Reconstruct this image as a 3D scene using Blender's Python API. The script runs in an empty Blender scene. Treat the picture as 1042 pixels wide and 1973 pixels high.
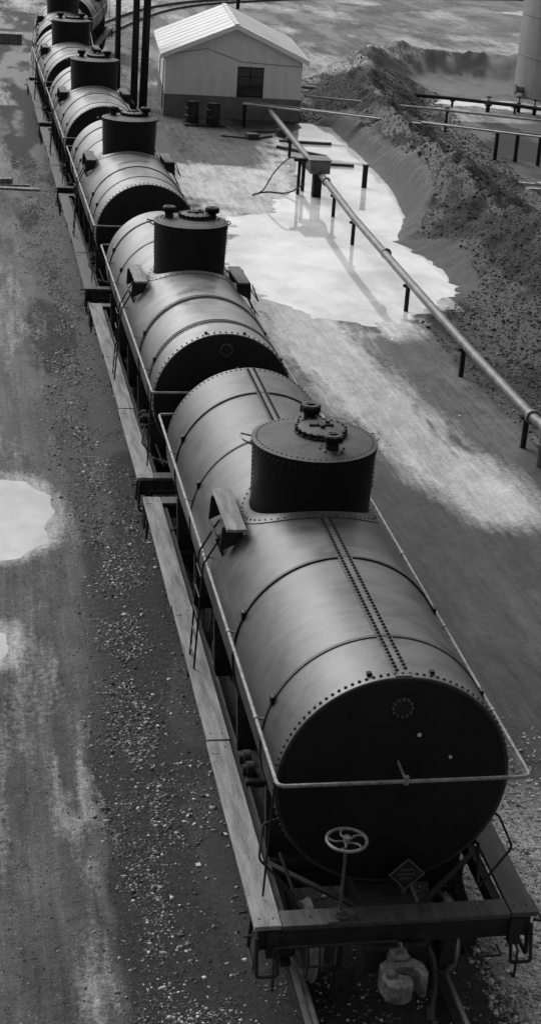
import bpy, bmesh, math, random
import numpy as np
from mathutils import Vector, Matrix
random.seed(7); rng=np.random.default_rng(5)
rad=math.radians
scene=bpy.context.scene
scene.view_settings.view_transform='Standard'
scene.view_settings.look='None'
scene.view_settings.exposure=0

# ------------------------------------------------------------------ grade
def g(y):
    # the yard is level near the camera and falls away gently beyond y = 12
    y=np.asarray(y,dtype=float)
    d=y-12
    s=np.where(d>3,d,np.where(d<-3,0,(d+3)**2/12))
    s=np.where(y>150,138+(y-150)*0.05,s)
    return -.0245*s
def fix(x,y,h=0.0):
    D=y+13.6
    t=1.0 if y<12 else max(1.0,(11.253-h)/(11.88-h-.0245*D))
    return (-4.38+(x+4.38)*t, -13.6+D*t)

# ------------------------------------------------------------------ materials
def new_mat(name):
    m=bpy.data.materials.new(name); m.use_nodes=True
    nt=m.node_tree; b=nt.nodes['Principled BSDF']
    return m,nt,b
def noise(nt,scale,detail=6,rough=.6,stretch=(1,1,1),coord='Object',dist=0):
    tc=nt.nodes.new('ShaderNodeTexCoord'); mp=nt.nodes.new('ShaderNodeMapping')
    mp.inputs['Scale'].default_value=stretch
    nt.links.new(tc.outputs[coord],mp.inputs['Vector'])
    n=nt.nodes.new('ShaderNodeTexNoise'); n.inputs['Scale'].default_value=scale
    n.inputs['Detail'].default_value=detail; n.inputs['Roughness'].default_value=rough
    n.inputs['Distortion'].default_value=dist
    nt.links.new(mp.outputs[0],n.inputs['Vector'])
    return n.outputs['Fac']
def ramp(nt,src,a,b,va=0,vb=1):
    r=nt.nodes.new('ShaderNodeMapRange'); r.inputs[1].default_value=a; r.inputs[2].default_value=b
    r.inputs[3].default_value=va; r.inputs[4].default_value=vb; r.clamp=True
    nt.links.new(src,r.inputs[0]); return r.outputs[0]
def mth(nt,op,a,b):
    m=nt.nodes.new('ShaderNodeMath'); m.operation=op
    for i,v in enumerate((a,b)):
        if isinstance(v,(int,float)): m.inputs[i].default_value=v
        else: nt.links.new(v,m.inputs[i])
    return m.outputs[0]
def mixv(nt,f,a,b):
    m=nt.nodes.new('ShaderNodeMix'); m.data_type='FLOAT'
    for s,v in ((0,f),(2,a),(3,b)):
        if isinstance(v,(int,float)): m.inputs[s].default_value=v
        else: nt.links.new(v,m.inputs[s])
    return m.outputs[0]
def bump(nt,b,src,strength,dist):
    bp=nt.nodes.new('ShaderNodeBump'); bp.inputs['Strength'].default_value=strength
    bp.inputs['Distance'].default_value=dist
    nt.links.new(src,bp.inputs['Height']); nt.links.new(bp.outputs[0],b.inputs['Normal'])
def setcol(nt,b,src):
    c=nt.nodes.new('ShaderNodeCombineColor')
    for i in range(3): nt.links.new(src,c.inputs[i])
    nt.links.new(c.outputs[0],b.inputs['Base Color'])

def mat_mottled(name,lo,hi,scale=3,rough=.7,stretch=(1,1,1),bmp=.2,bd=.01,metal=0,fine=40,spec=.5):
    m,nt,b=new_mat(name)
    n1=noise(nt,scale,8,.65,stretch); n2=noise(nt,fine,4,.6,stretch)
    f=mth(nt,'ADD',mth(nt,'MULTIPLY',n1,.65),mth(nt,'MULTIPLY',n2,.35))
    setcol(nt,b,ramp(nt,f,.38,.62,lo,hi))
    b.inputs['Roughness'].default_value=rough; b.inputs['Metallic'].default_value=metal
    b.inputs['Specular IOR Level'].default_value=spec
    bump(nt,b,n2,bmp,bd)
    return m
def mat_tank(name,dark,dust_sky,rough=.5,amount=1.0,spec=.5,lo=.35):
    """dusty black paint, with sky light painted as paler colour on upward surfaces"""
    m,nt,b=new_mat(name)
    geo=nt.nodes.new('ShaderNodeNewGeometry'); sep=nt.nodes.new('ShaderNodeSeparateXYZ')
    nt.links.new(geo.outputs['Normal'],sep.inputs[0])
    up=ramp(nt,sep.outputs[2],.0,.95,0,1)  # upward mask: carries painted sky light as well as a dusty film
    streak=noise(nt,1.6,10,.72,(1.0,3.2,1.0),dist=.9)
    blot=noise(nt,.9,9,.66,(1,1,1),dist=1.6)
    fine=noise(nt,90,4,.8)
    n=mth(nt,'ADD',mth(nt,'MULTIPLY',streak,.4),mth(nt,'MULTIPLY',blot,.6))
    n=ramp(nt,n,.40,.57,lo,1)
    n=mth(nt,'MULTIPLY',n,ramp(nt,fine,.32,.68,.4,1.55))
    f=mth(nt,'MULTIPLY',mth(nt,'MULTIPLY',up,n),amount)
    setcol(nt,b,mixv(nt,f,dark,dust_sky))
    nt.links.new(ramp(nt,blot,.3,.7,rough-.1,rough+.12),b.inputs['Roughness'])
    b.inputs['Specular IOR Level'].default_value=spec
    big=noise(nt,2.2,3,.5)
    bump(nt,b,mth(nt,'ADD',mth(nt,'MULTIPLY',fine,.08),big),.4,.02)
    return m
M={}
M['tankA']=mat_tank('tank_black_paint',.012,.135,.40,spec=.45,lo=.28)
M['tankB']=mat_tank('tank_skylit_dusty_paint',.016,.27,.34,1.05,lo=.45,spec=.55)  # paler tops: dustier paint plus sky sheen put into the colour
M['head']=mat_mottled('tank_head_black',.004,.011,1.6,.6,(1,1,.6),.1,.01,spec=.22)
M['dome']=mat_tank('dome_black_paint',.004,.095,.5,.9,spec=.22)
M['black']=mat_mottled('black_steel',.005,.016,5,.6,spec=.3)
M['frame']=mat_mottled('underframe_grime',.008,.03,4,.8,bmp=.5,spec=.3)
M['rail']=mat_mottled('handrail_worn_paint',.08,.28,12,.5,fine=60)
M['steel']=mat_mottled('wheel_steel',.015,.04,8,.6)
M['tread']=mat_mottled('polished_tread',.14,.34,8,.4,metal=.4)
M['cast']=mat_mottled('coupler_cast_steel',.04,.22,9,.6,bmp=.8)
M['wood']=mat_mottled('weathered_plank',.08,.31,1.3,.85,(7,.8,7),.7,.008,fine=26)
M['woodd']=mat_mottled('dark_oiled_plank',.018,.07,1.5,.65,(7,.8,7),.5,.008,fine=26)
M['tie']=mat_mottled('tie_wood',.02,.06,2,.9,(1,5,5),.5,.01)
M['railst']=mat_mottled('track_rail_steel',.03,.09,6,.6,metal=.2)
M['railtop']=mat_mottled('rail_head_polished',.2,.36,6,.4,metal=.6)
M['pipe']=mat_mottled('pipe_weathered',.05,.16,3,.5)
M['pipel']=mat_mottled('pipe_pale',.18,.42,3,.6)
M['post']=mat_mottled('creosote_post',.008,.026,4,.85,(4,4,1),.4,spec=.25)
M['rubber']=mat_mottled('rubber_hose',.015,.03,5,.6)
M['wall']=mat_mottled('whitewashed_siding',.68,.82,1.2,.7,(3,3,.6))
M['band']=mat_mottled('grey_painted_base',.11,.22,1.6,.8)
M['roof']=mat_mottled('pale_metal_roof',.40,.62,.9,.6,(1,3,1))
M['trim']=mat_mottled('white_trim',.72,.82,4,.6)
M['glass']=mat_mottled('dark_window_pane',.006,.015,2,.12)
M['drum']=mat_mottled('drum_dark_paint',.008,.03,5,.5)
M['stank']=mat_mottled('storage_tank_paint',.14,.24,.8,.55,(2,2,.4))
M['paper']=mat_mottled('white_sticker',.45,.6,5,.6)
M['chalk']=mat_mottled('grey_stencil',.045,.08,5,.6)

# ------------------------------------------------------------------ mesh builder
class B:
    def __init__(s): s.bm=bmesh.new()
    def box(s,x0,x1,y0,y1,z0,z1,rot=None,bev=0):
        c=Vector(((x0+x1)/2,(y0+y1)/2,(z0+z1)/2))
        mtx=Matrix.Translation(c)
        if rot is not None: mtx=mtx@rot.to_4x4()
        mtx=mtx@Matrix.Diagonal((abs(x1-x0),abs(y1-y0),abs(z1-z0),1))
        r=bmesh.ops.create_cube(s.bm,size=1,matrix=mtx)
        if bev>0:
            es=list({e for v in r['verts'] for e in v.link_edges})
            bmesh.ops.bevel(s.bm,geom=es,offset=bev,segments=1,affect='EDGES')
        return s
    def cyl(s,a,b,r,r2=None,seg=16,cap=True):
        a=Vector(a); b=Vector(b); d=b-a
        q=d.to_track_quat('Z','Y').to_matrix().to_4x4()
        bmesh.ops.create_cone(s.bm,cap_ends=cap,segments=seg,radius1=r,radius2=r if r2 is None else r2,depth=d.length,matrix=Matrix.Translation((a+b)/2)@q)
        return s
    def ring(s,a,axis,R,r,seg=40,sub=8):
        a=Vector(a); q=Vector(axis).to_track_quat('Z','Y').to_matrix()
        pts=[a+q@Vector((R*math.cos(2*math.pi*i/seg),R*math.sin(2*math.pi*i/seg),0)) for i in range(seg)]
        return s.tube(pts,r,sub,closed=True)
    def tube(s,pts,r,seg=8,closed=False):
        pts=[Vector(p) for p in pts]; n=len(pts); rings=[]
        nrm=None
        for i,p in enumerate(pts):
            if closed: t=(pts[(i+1)%n]-pts[i-1]).normalized()
            else:
                t=((pts[min(i+1,n-1)]-p).normalized()+(p-pts[max(i-1,0)]).normalized()).normalized()
            if nrm is None:
                nrm=t.orthogonal().normalized()
            nrm=(nrm-t*nrm.dot(t)).normalized(); bi=t.cross(nrm)
            rings.append([s.bm.verts.new(p+r*(nrm*math.cos(2*math.pi*k/seg)+bi*math.sin(2*math.pi*k/seg))) for k in range(seg)])
        m=n if closed else n-1
        for i in range(m):
            A=rings[i];C=rings[(i+1)%n]
            off=0
            if closed and i==n-1:
                off=min(range(seg),key=lambda o:(A[0].co-C[o].co).length)
            for k in range(seg):
                s.bm.faces.new((A[k],A[(k+1)%seg],C[(k+1+off)%seg],C[(k+off)%seg]))
        if not closed:
            s.bm.faces.new(rings[0][::-1]); s.bm.faces.new(rings[-1])
        return s
    def lathe(s,prof,origin,axis='Z',seg=48):
        """prof = list of (h,r)"""
        o=Vector(origin); rings=[]
        for h,r in prof:
            if r<1e-6:
                co=(0,0,h) if axis=='Z' else (0,h,0)
                rings.append([s.bm.verts.new(o+Vector(co))]); continue
            rg=[]
            for k in range(seg):
                a=2*math.pi*k/seg
                co=(r*math.cos(a),r*math.sin(a),h) if axis=='Z' else (r*math.sin(a),h,r*math.cos(a))
                rg.append(s.bm.verts.new(o+Vector(co)))
            rings.append(rg)
        for A,C in zip(rings,rings[1:]):
            for k in range(seg):
                k2=(k+1)%seg
                if len(A)==1 and len(C)==1: continue
                if len(A)==1: s.bm.faces.new((A[0],C[k],C[k2]))
                elif len(C)==1: s.bm.faces.new((A[k],C[0],A[k2]))
                else: s.bm.faces.new((A[k],C[k],C[k2],A[k2]))
        return s
    def rivet(s,p,n,r=.014,h=None):
        p=Vector(p); n=Vector(n).normalized(); u=n.orthogonal().normalized(); w=n.cross(u); h=h or r*.9
        seg=6
        A=[s.bm.verts.new(p-n*.004+r*(u*math.cos(k*math.pi/3)+w*math.sin(k*math.pi/3))) for k in range(seg)]
        C=[s.bm.verts.new(p+n*h*.7+.7*r*(u*math.cos(k*math.pi/3)+w*math.sin(k*math.pi/3))) for k in range(seg)]
        t=s.bm.verts.new(p+n*h)
        for k in range(seg):
            s.bm.faces.new((A[k],A[(k+1)%6],C[(k+1)%6],C[k])); s.bm.faces.new((C[k],C[(k+1)%6],t))
        return s
    def poly(s,pts,off):
        """extruded polygon"""
        a=[s.bm.verts.new(Vector(p)) for p in pts]; b=[s.bm.verts.new(Vector(p)+Vector(off)) for p in pts]
        s.bm.faces.new(a); s.bm.faces.new(b[::-1])
        for i in range(len(a)):
            j=(i+1)%len(a); s.bm.faces.new((a[j],a[i],b[i],b[j]))
        return s
    def done(s,name,mat,parent=None,smooth=True,bevel=0,angle=35):
        bmesh.ops.recalc_face_normals(s.bm,faces=s.bm.faces)
        me=bpy.data.meshes.new(name); s.bm.to_mesh(me); s.bm.free()
        if smooth:
            me.shade_smooth(); me.set_sharp_from_angle(angle=rad(angle))
        me.materials.append(M[mat] if isinstance(mat,str) else mat)
        ob=bpy.data.objects.new(name,me); scene.collection.objects.link(ob)
        if parent: ob.parent=parent
        if bevel:
            bv=ob.modifiers.new('bevel','BEVEL'); bv.width=bevel; bv.segments=3; bv.limit_method='ANGLE'; bv.angle_limit=rad(40)
        return ob
def empty(name,loc=(0,0,0),rot=(0,0,0)):
    e=bpy.data.objects.new(name,None); scene.collection.objects.link(e); e.location=loc; e.rotation_euler=rot
    e.empty_display_size=.3
    return e
def fillet(pts,r,n=5):
    pts=[Vector(p) for p in pts]; out=[pts[0]]
    for a,p,b in zip(pts,pts[1:],pts[2:]):
        u=(a-p).normalized(); v=(b-p).normalized()
        for i in range(n+1):
            t=i/n
            out.append((p+u*r)*(1-t)**2+p*2*t*(1-t)+(p+v*r)*t**2)
    out.append(pts[-1]); return out

# ------------------------------------------------------------------ tank car
def tank_car(loc,rot,L=11.3,R=1.25,zc=2.57,domeR=.79,domeTop=4.5,tank='tankA',rings=(1.6,3.6,7.6,9.4),seam=True,ringrivets=False,front_detail=True,wood='wood',lod=0):
    car=empty('tank_car',loc,rot)
    f=.7; e=L-.75; mid=L/2
    def surf(a,r=R): # angle from top, +x side
        return (r*math.sin(a),r*math.cos(a)+zc)
    # shell
    s=B(); prof=[(f-.10,0),(f-.095,.35),(f-.075,.7),(f-.04,1.0),(f-.012,R-.09),(f+.004,R-.035),(f+.012,R-.03)]
    s.lathe(prof,(0,0,zc),'Y',96); s.done('front_head','head',car)
    s=B(); lr=R
    prof=[(f+.004,R-.05),(f,R-.012),(f+.01,R)]
    for i,yy in enumerate(rings):
        prof+=[(yy-.004,lr)]
        lr=R-.008 if i%2==0 else R
        prof+=[(yy,lr)]
    prof+=[(e,lr),(e+.02,R-.06),(e+.10,.9),(e+.14,.4),(e+.15,0)]
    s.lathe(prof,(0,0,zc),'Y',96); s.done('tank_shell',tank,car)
    # bands
    s=B()
    for yy in rings:
        s.lathe([(yy-.022,R-.01),(yy-.022,R+.012),(yy+.022,R+.012),(yy+.022,R-.01)],(0,0,zc),'Y',96)
        for sg in (-1,1):
            x,z=surf(sg*1.15,R+.02); s.box(x-.02,x+.02,yy-.05,yy+.05,z-.05,z+.05,bev=.006)
    s.done('tank_bands','dome',car)
    # rivets
    s=B()
    n=104 if lod==0 else 76
    for k in range(n):
        a=2*math.pi*k/n
        if abs(a-math.pi)<1.0: continue
        x,z=surf(a); s.rivet((x,f+.075,z),(math.sin(a),0,math.cos(a)),.022)
        if lod==0: 
            x,z=surf(a,R-.002); s.rivet((x,e-.07,z),(math.sin(a),0,math.cos(a)),.018)
    if ringrivets:
        for yy in list(rings)[:2]:
            for k in range(90):
                a=-1.5+3.0*k/89; x,z=surf(a,R-.002)
                s.rivet((x,yy+.09,z),(math.sin(a),0,math.cos(a)),.02)
                s.rivet((x,yy-.09,z),(math.sin(a),0,math.cos(a)),.02)
    if seam:
        yy=f+.14
        while yy<e-.1:
            if abs(yy-mid)>domeR+.12:
                for dx in (-.05,.05):
                    oy=.035 if dx>0 else 0
                    s.rivet((dx,yy+oy,zc+R+.008),(0,0,1),.026)
            yy+=.075
    s.done('rivets','black',car,angle=60)
    if seam:
        s=B()
        for y0,y1 in ((f+.02,mid-domeR-.05),(mid+domeR+.05,e-.02)):
            s.box(-.085,.085,y0,y1,zc+R-.03,zc+R+.008)
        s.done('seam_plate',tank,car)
    # head fittings
    if front_detail:
        s=B()
        zc2=zc+.93; yy=f-.052
        s.lathe([(0,.07),(-.02,.075),(-.024,.09),(-.008,.115),(.01,.12)],(0.0,yy-.0,zc2),'Y',32)
        s.cyl((0,yy-.012,zc2),(0,yy+.03,zc2),.075,seg=24)
        s.done('head_plug','frame',car)
        s=B()
        for k in range(12):
            a=k*math.pi/6; s.rivet((.10*math.sin(a),yy-.024,zc2+.10*math.cos(a)),(0,-1,0),.018)
        s.done('head_plug_bolts','chalk',car,angle=60)
        s=B(); s.cyl((.20,f-.112+.02,zc+.62),(.20,f-.08,zc+.62),.022,seg=16); s.cyl((.56,f-.09,zc+.34),(.56,f-.06,zc+.34),.018,seg=16)
        s.done('head_stickers','paper',car)
        s=B()  # small lugs on the top rim
        for x in (-.33,.33):
            a=math.asin(x/R); z=zc+R*math.cos(a); s.box(x-.025,x+.025,f+.12,f+.17,z-.01,z+.035)
        s.done('rim_lugs','black',car)
        # placard
        s=B(); px,pz,py=.2,1.55,.5
        for k in range(4):
            a=k*math.pi/2; b2=(k+1)*math.pi/2; w=.19
            s.tube([(px+w*math.sin(a),py,pz+w*math.cos(a)),(px+w*math.sin(b2),py,pz+w*math.cos(b2))],.010,6)
        s.box(px-.02,px+.02,py+.02,py+.16,pz-.3,pz-.05)
        s.done('placard_frame','chalk',car)
        s=B(); s.poly([(px,py+.012,pz+.18),(px+.18,py+.012,pz),(px,py+.012,pz-.18),(px-.18,py+.012,pz)],(0,.008,0)); s.done('placard_plate','frame',car)
        s=B()
        for k in range(3): s.box(px-.10+.03*abs(k-1),px+.10-.03*abs(k-1),py+.004,py+.010,pz-.065+.055*k,pz-.05+.055*k)
        s.done('placard_slats','chalk',car)
    # handrails
    zr=zc+.30; xr=R+.07
    s=B()
    s.tube(fillet([(-xr,mid,zr),(-xr,.25,zr),(xr,.25,zr),(xr,mid,zr)],.09),.021,10)
    s.tube(fillet([(-xr,mid,zr),(-xr,L-.25,zr),(xr,L-.25,zr),(xr,mid,zr)],.09),.021,10)
    for yy in (1.6,3.6,5.7,7.6,9.4):
        for sg in (-1,1):
            s.cyl((sg*(R-.08),yy,zr-.03),(sg*xr,yy,zr),.014,seg=8); s.cyl((sg*xr,yy-.03,zr),(sg*xr,yy+.03,zr),.03,seg=10)
    s.cyl((0,.25,zr),(0,f-.05,zr+.02),.014,seg=8); s.box(-.025,.025,.225,.275,zr-.03,zr+.06)
    s.done('handrail','rail',car)
    s=B()
    s.tube([(-xr,.40,zr),(-(xr+.02),.48,1.38)],.012,6)
    s.tube([(xr,L-.32,zr),((xr+.02),L-.42,1.38)],.012,6)
    for sg in (-1,1):
        s.tube(fillet([(sg*1.0,f-.25,1.38),(sg*1.38,.62,1.75),(sg*1.30,.95,1.95),(sg*1.16,.98,1.98)],.05),.014,6)
        s.tube(fillet([(sg*1.0,f-.2,1.38),(sg*1.1,.9,1.62)],.02),.02,6)
    s.done('grab_irons','black',car)
    # dome
    d=domeR; zb=zc+R-.30
    s=B()
    s.lathe([(zb,d-.03),(domeTop-.02,d),(domeTop-.02,d+.014),(domeTop+.012,d+.014),(domeTop+.02,d-.02),(domeTop+.045,d*.7),(domeTop+.06,d*.35),(domeTop+.062,0)],(0,mid,0),'Z',72)
    s.done('dome','dome',car,angle=40)
    s=B(); n=72; prof=[(d+.12,.003),(d+.118,.014),(d+.01,.018),(d-.015,.035)]
    rs=[]
    for r,h in prof:
        rg=[]
        for k in range(n):
            a=2*math.pi*k/n; x=r*math.cos(a); yy=r*math.sin(a)
            z=zc+math.sqrt(max(R*R-x*x,.01))+h
            rg.append(s.bm.verts.new((x,mid+yy,z)))
        rs.append(rg)
    for A,C in zip(rs,rs[1:]):
        for k in range(n): s.bm.faces.new((A[k],A[(k+1)%n],C[(k+1)%n],C[k]))
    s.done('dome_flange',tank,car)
    s=B(); n=64 if lod==0 else 44
    for k in range(n):
        a=2*math.pi*k/n
        s.rivet((d*math.cos(a),mid+d*math.sin(a),domeTop-.065),(math.cos(a),math.sin(a),0),.016)
        s.rivet(((d-.05)*math.cos(a),mid+(d-.05)*math.sin(a),domeTop+.022),(0,0,1),.015)
    for k in range(int(n*.9)):
        a=2*math.pi*k/(n*.9); r=d+.07; x=r*math.cos(a)
        s.rivet((x,mid+r*math.sin(a),zc+math.sqrt(R*R-x*x)+.014),(x/R,0,1),.016)
    for a in (math.pi*.97,math.pi*.03):
        for k in range(9):
            s.rivet((d*math.cos(a),mid-abs(d*math.sin(a)),domeTop-.12-.06*k),(math.cos(a),-.1,0),.016)
    s.done('dome_rivets','dome',car,angle=60)
    # manway and valves
    s=B(); t=domeTop+.05; hx,hy=.10,mid+.12
    s.lathe([(t-.03,.34),(t+.03,.34),(t+.03,.29),(t+.045,.28),(t+.05,.31),(t+.075,.31),(t+.085,.28),(t+.10,.10),(t+.10,0)],(hx,hy,0),'Z',48)
    s.done('manway_cover','dome',car)
    s=B()
    for k in range(20):
        a=k*math.pi/10; s.cyl((hx+.315*math.cos(a),hy+.315*math.sin(a),t),(hx+.315*math.cos(a),hy+.315*math.sin(a),t+.09),.022,seg=8)
    s.box(hx-.16,hx+.16,hy-.025,hy+.025,t+.09,t+.125,bev=.008); s.box(hx-.03,hx+.03,hy-.10,hy+.10,t+.10,t+.14,bev=.008)
    s.cyl((hx+.09,hy+.05,t+.09),(hx+.09,hy+.05,t+.15),.03,seg=10)
    s.done('manway_bolts','black',car)
    s=B()
    for vx,vy,hh in ((.13,mid-.44,.20),(.05,mid+.60,.22)) if lod==0 else ((-.42,mid+.1,.22),(.42,mid+.1,.22)):
        s.lathe([(t-.06,.18),(t-.01,.18),(t,.13),(t,.085),(t+hh*.4,.08),(t+hh*.5,.105),(t+hh*.65,.125),(t+hh*.9,.125),(t+hh,.11),(t+hh,.065),(t+hh*.8,.06),(t+hh*.8,0)],(vx,vy,0),'Z',28)
        for k in range(8):
            a=k*math.pi/4; s.rivet((vx+.15*math.cos(a),vy+.15*math.sin(a),t-.01),(0,0,1),.018,.035)
            s.cyl((vx+.125*math.cos(a),vy+.125*math.sin(a),t+hh*.5),(vx+.125*math.cos(a),vy+.125*math.sin(a),t+hh*.95),.013,seg=6)
        s.cyl((vx,vy,t+hh*.8),(vx,vy,t+hh*1.05),.02,seg=8)
        s.box(vx-.09,vx+.09,vy-.01,vy+.01,t+hh*.95,t+hh*1.02)
    s.done('safety_valves','dome',car)
    s=B()
    for sg in (-1,1):
        s.tube(fillet([(sg*(d-.02),mid+.16,domeTop-.12),(sg*(d+.10),mid+.18,domeTop-.06),(sg*(d+.10),mid+.42,domeTop-.06),(sg*(d-.06),mid+.42,domeTop-.10)],.04),.012,6)
    s.done('dome_grab_irons','rail' if lod==0 else 'black',car)
    # dome side platforms
    sides=(-1,) if lod==0 else (-1,1)
    s=B(); s.box(-(R-.08),-(R-.33),mid-.68,mid+.68,zc+.96,zc+1.0,bev=.006)
    s.done('dome_step_board_left',wood,car,smooth=False)
    if lod:
        s=B(); s.box(R-.33,R-.08,mid-.68,mid+.68,zc+.96,zc+1.0,bev=.006); s.done('dome_step_board_right','woodd',car,smooth=False)
    s=B()
    for sg in sides:
        for yy in (mid-.5,mid+.5):
            s.poly([(sg*(R-.34),yy,zc+.955),(sg*(R-.05),yy,zc+.955),(sg*(R-.03),yy,zc+.62),(sg*(R-.30),yy,zc+.75)],(0,.03,0))
        if sg==1:
            xo=sg*(R+.10)
            s.tube(fillet([(sg*(R-.04),mid-.62,zc+.95),(xo,mid-.62,zc+.62),(xo,mid+.62,zc+.62),(sg*(R-.04),mid+.62,zc+.95)],.04),.013,6)
    s.box(-R+.04,-R+.07,mid-.35,mid+.25,zc+.48,zc+.74,rot=Matrix.Rotation(-.4,3,'Y'))
    s.done('step_brackets','frame',car)
    s=B()
    for sg in sides:
        for dy in (-.2,.2):
            s.tube([(sg*1.42,mid+dy,1.36),(sg*(R+.12),mid+dy,zc+.3),(sg*(R-.12),mid+dy,zc+.75)],.014,6)
        for k in range(5):
            u=k/5; s.cyl((sg*(1.42-.04*u),mid-.2,1.5+u*1.5),(sg*(1.42-.04*u),mid+.2,1.5+u*1.5),.011,seg=6)
    s.done('side_ladders','black',car)
    # running boards
    zt=1.35
    s=B()
    cuts=[.0,3.65,7.3,L]
    for i,(a,b) in enumerate(zip(cuts,cuts[1:])):
        dz=.0 if i%2==0 else .012; dx=.0 if i%2==0 else .012
        s.box(-1.5+dx,-1.215+dx*.5,a+.008,b-.008,zt-.055+dz,zt+dz,bev=.006)
        s.box(-1.49+dx,-1.38,b-.30,b-.02,zt+dz,zt+dz+.006)
    s.done('running_board_left',wood,car,smooth=False)
    s=B()
    for i,(a,b) in enumerate(zip(cuts,cuts[1:])):
        s.box(1.235,1.52,a+.006,b-.006,zt-.055,zt,bev=.005)
    s.done('running_board_right','woodd',car,smooth=False)
    s=B(); s.box(-1.205,1.225,.0,.27,zt-.06,zt-.004,bev=.006); s.box(-1.205,1.225,L-.27,L,zt-.06,zt-.004,bev=.006)
    s.done('end_boards','woodd',car,smooth=False)
    s=B()
    for sg in (-1,1):
        for yy in (.14,3.5,3.8,7.15,7.45,L-.2):
            for dx in (-.07,.07): s.rivet((sg*1.36+dx,yy,zt+.012 if 3.65<yy<7.3 and sg<0 else zt),(0,0,1),.012,.01)
    for x in (-.9,-.3,.3,.9): s.rivet((x,.14,zt-.004),(0,0,1),.014,.012)
    s.done('board_bolts','frame',car)
    # underframe
    s=B()
    s.box(-1.46,1.46,.05,.13,zt-.33,zt-.065,bev=.01); s.box(-1.46,1.46,L-.13,L-.05,zt-.33,zt-.065,bev=.01)
    s.box(-.30,-.18,.13,L-.13,.88,1.25); s.box(.18,.30,.13,L-.13,.88,1.25); s.box(-.30,.30,.16,L-.16,1.25,1.275)
    s.box(-1.21,-1.13,.13,L-.13,1.10,1.285); s.box(1.13,1.225,.13,L-.13,1.10,1.285)
    for yy in (1.6,3.65,5.65,7.65,L-1.6):
        s.box(-1.48,1.48,yy-.06,yy+.06,1.16,1.28)
        for sg in (-1,1): s.poly([(sg*.35,yy-.04,1.28),(sg*1.12,yy-.04,1.28),(sg*1.16,yy-.04,2.0),(sg*.9,yy-.04,1.72),(sg*.5,yy-.04,1.45)],(0,.08,0))
    for yy in (1.6,L-1.6):
        s.box(-1.1,1.1,yy-.2,yy+.2,1.0,1.16,bev=.02); s.box(-.6,.6,yy-.25,yy+.25,1.28,1.42)
    for sg in (-1,1):
        s.tube([(sg*.75,1.9,1.1),(sg*.75,4.2,.7),(sg*.75,L-4.2,.7),(sg*.75,L-1.9,1.1)],.02,6)
        for yy in (.3,L-.3):
            s.tube([(sg*.3,yy,1.28),(sg*1.25,yy+(1.0 if yy<1 else -1.0),1.27)],.035,6)
    s.box(-.95,-.6,3.5,4.4,.72,1.05,bev=.05); s.cyl((.7,6.2,.85),(.7,7.1,.85),.19,seg=20); s.box(-.95,-.5,6.4,7.0,.7,1.0,bev=.04)
    s.done('underframe','frame',car,smooth=False)
    s=B()
    for yy in (2.9,3.15):
        s.cyl((-1.13,yy,1.40),(-1.04,yy,1.40),.10,seg=14); s.cyl((-1.18,yy,1.40),(-1.13,yy,1.40),.06,seg=12)
    s.box(-1.16,-.9,2.7,3.4,1.28,1.36,bev=.02)
    s.done('valve_gear','frame',car)
    # trucks
    for ty in (1.55,L-1.55):
        s=B(); w=B(); tr_=B()
        for ay in (ty-.83,ty+.83):
            s.cyl((-1.1,ay,.17+.42),(1.1,ay,.17+.42),.065,seg=14)
            for sg in (-1,1):
                mt=Matrix.Translation((sg*.80,ay,.17+.425))@Matrix.Rotation(-sg*math.pi/2,4,'Y')
                for bb,pf in ((w,[(-.06,.0),(-.06,.10),(-.03,.12),(-.01,.33),(-.045,.37),(-.045,.415),(.08,.41),(.085,.36),(.03,.33),(.0,.14),(.05,.10),(.05,0)]),
                              (tr_,[(-.02,.41),(-.02,.422),(.046,.425),(.058,.455),(.072,.455),(.078,.40)])):
                    n0=len(bb.bm.verts); bb.lathe(pf,(0,0,0),'Z',40); bb.bm.verts.ensure_lookup_table()
                    for v in list(bb.bm.verts)[n0:]: v.co=mt@v.co
                s.box(sg*1.02-.11,sg*1.02+.11,ay-.13,ay+.13,.46,.76,bev=.03)
        for sg in (-1,1):
            x=sg*1.02
            for z1 in (.86,.42):
                hi=z1>.5
                s.poly([(x-.06,ty-1.0,z1-.06 if hi else z1+.02),(x-.06,ty-.55,z1),(x-.06,ty-.3,z1+(.1 if hi else -.16)),(x-.06,ty+.3,z1+(.1 if hi else -.16)),(x-.06,ty+.55,z1),(x-.06,ty+1.0,z1-.06 if hi else z1+.02),
                        (x-.06,ty+1.0,z1-.11 if hi else z1-.03),(x-.06,ty+.55,z1-.05),(x-.06,ty+.28,z1+(.04 if hi else -.21)),(x-.06,ty-.28,z1+(.04 if hi else -.21)),(x-.06,ty-.55,z1-.05),(x-.06,ty-1.0,z1-.11 if hi else z1-.03)],(.12,0,0))
            for dy in (-.36,.36): s.box(x-.05,x+.05,ty+dy-.04,ty+dy+.04,.25,.92)
            for dy in (-.16,0,.16):
                for dx in (-.06,.08):
                    for k in range(5): s.ring((x+dx,ty+dy,.38+.085*k),(0,0,1),.055,.017,12,5)
        s.box(-1.15,1.15,ty-.17,ty+.17,.78,.98,bev=.02)
        s.done('truck_frame','frame',car); w.done('truck_wheels','steel',car); tr_.done('wheel_treads','tread',car)
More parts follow.
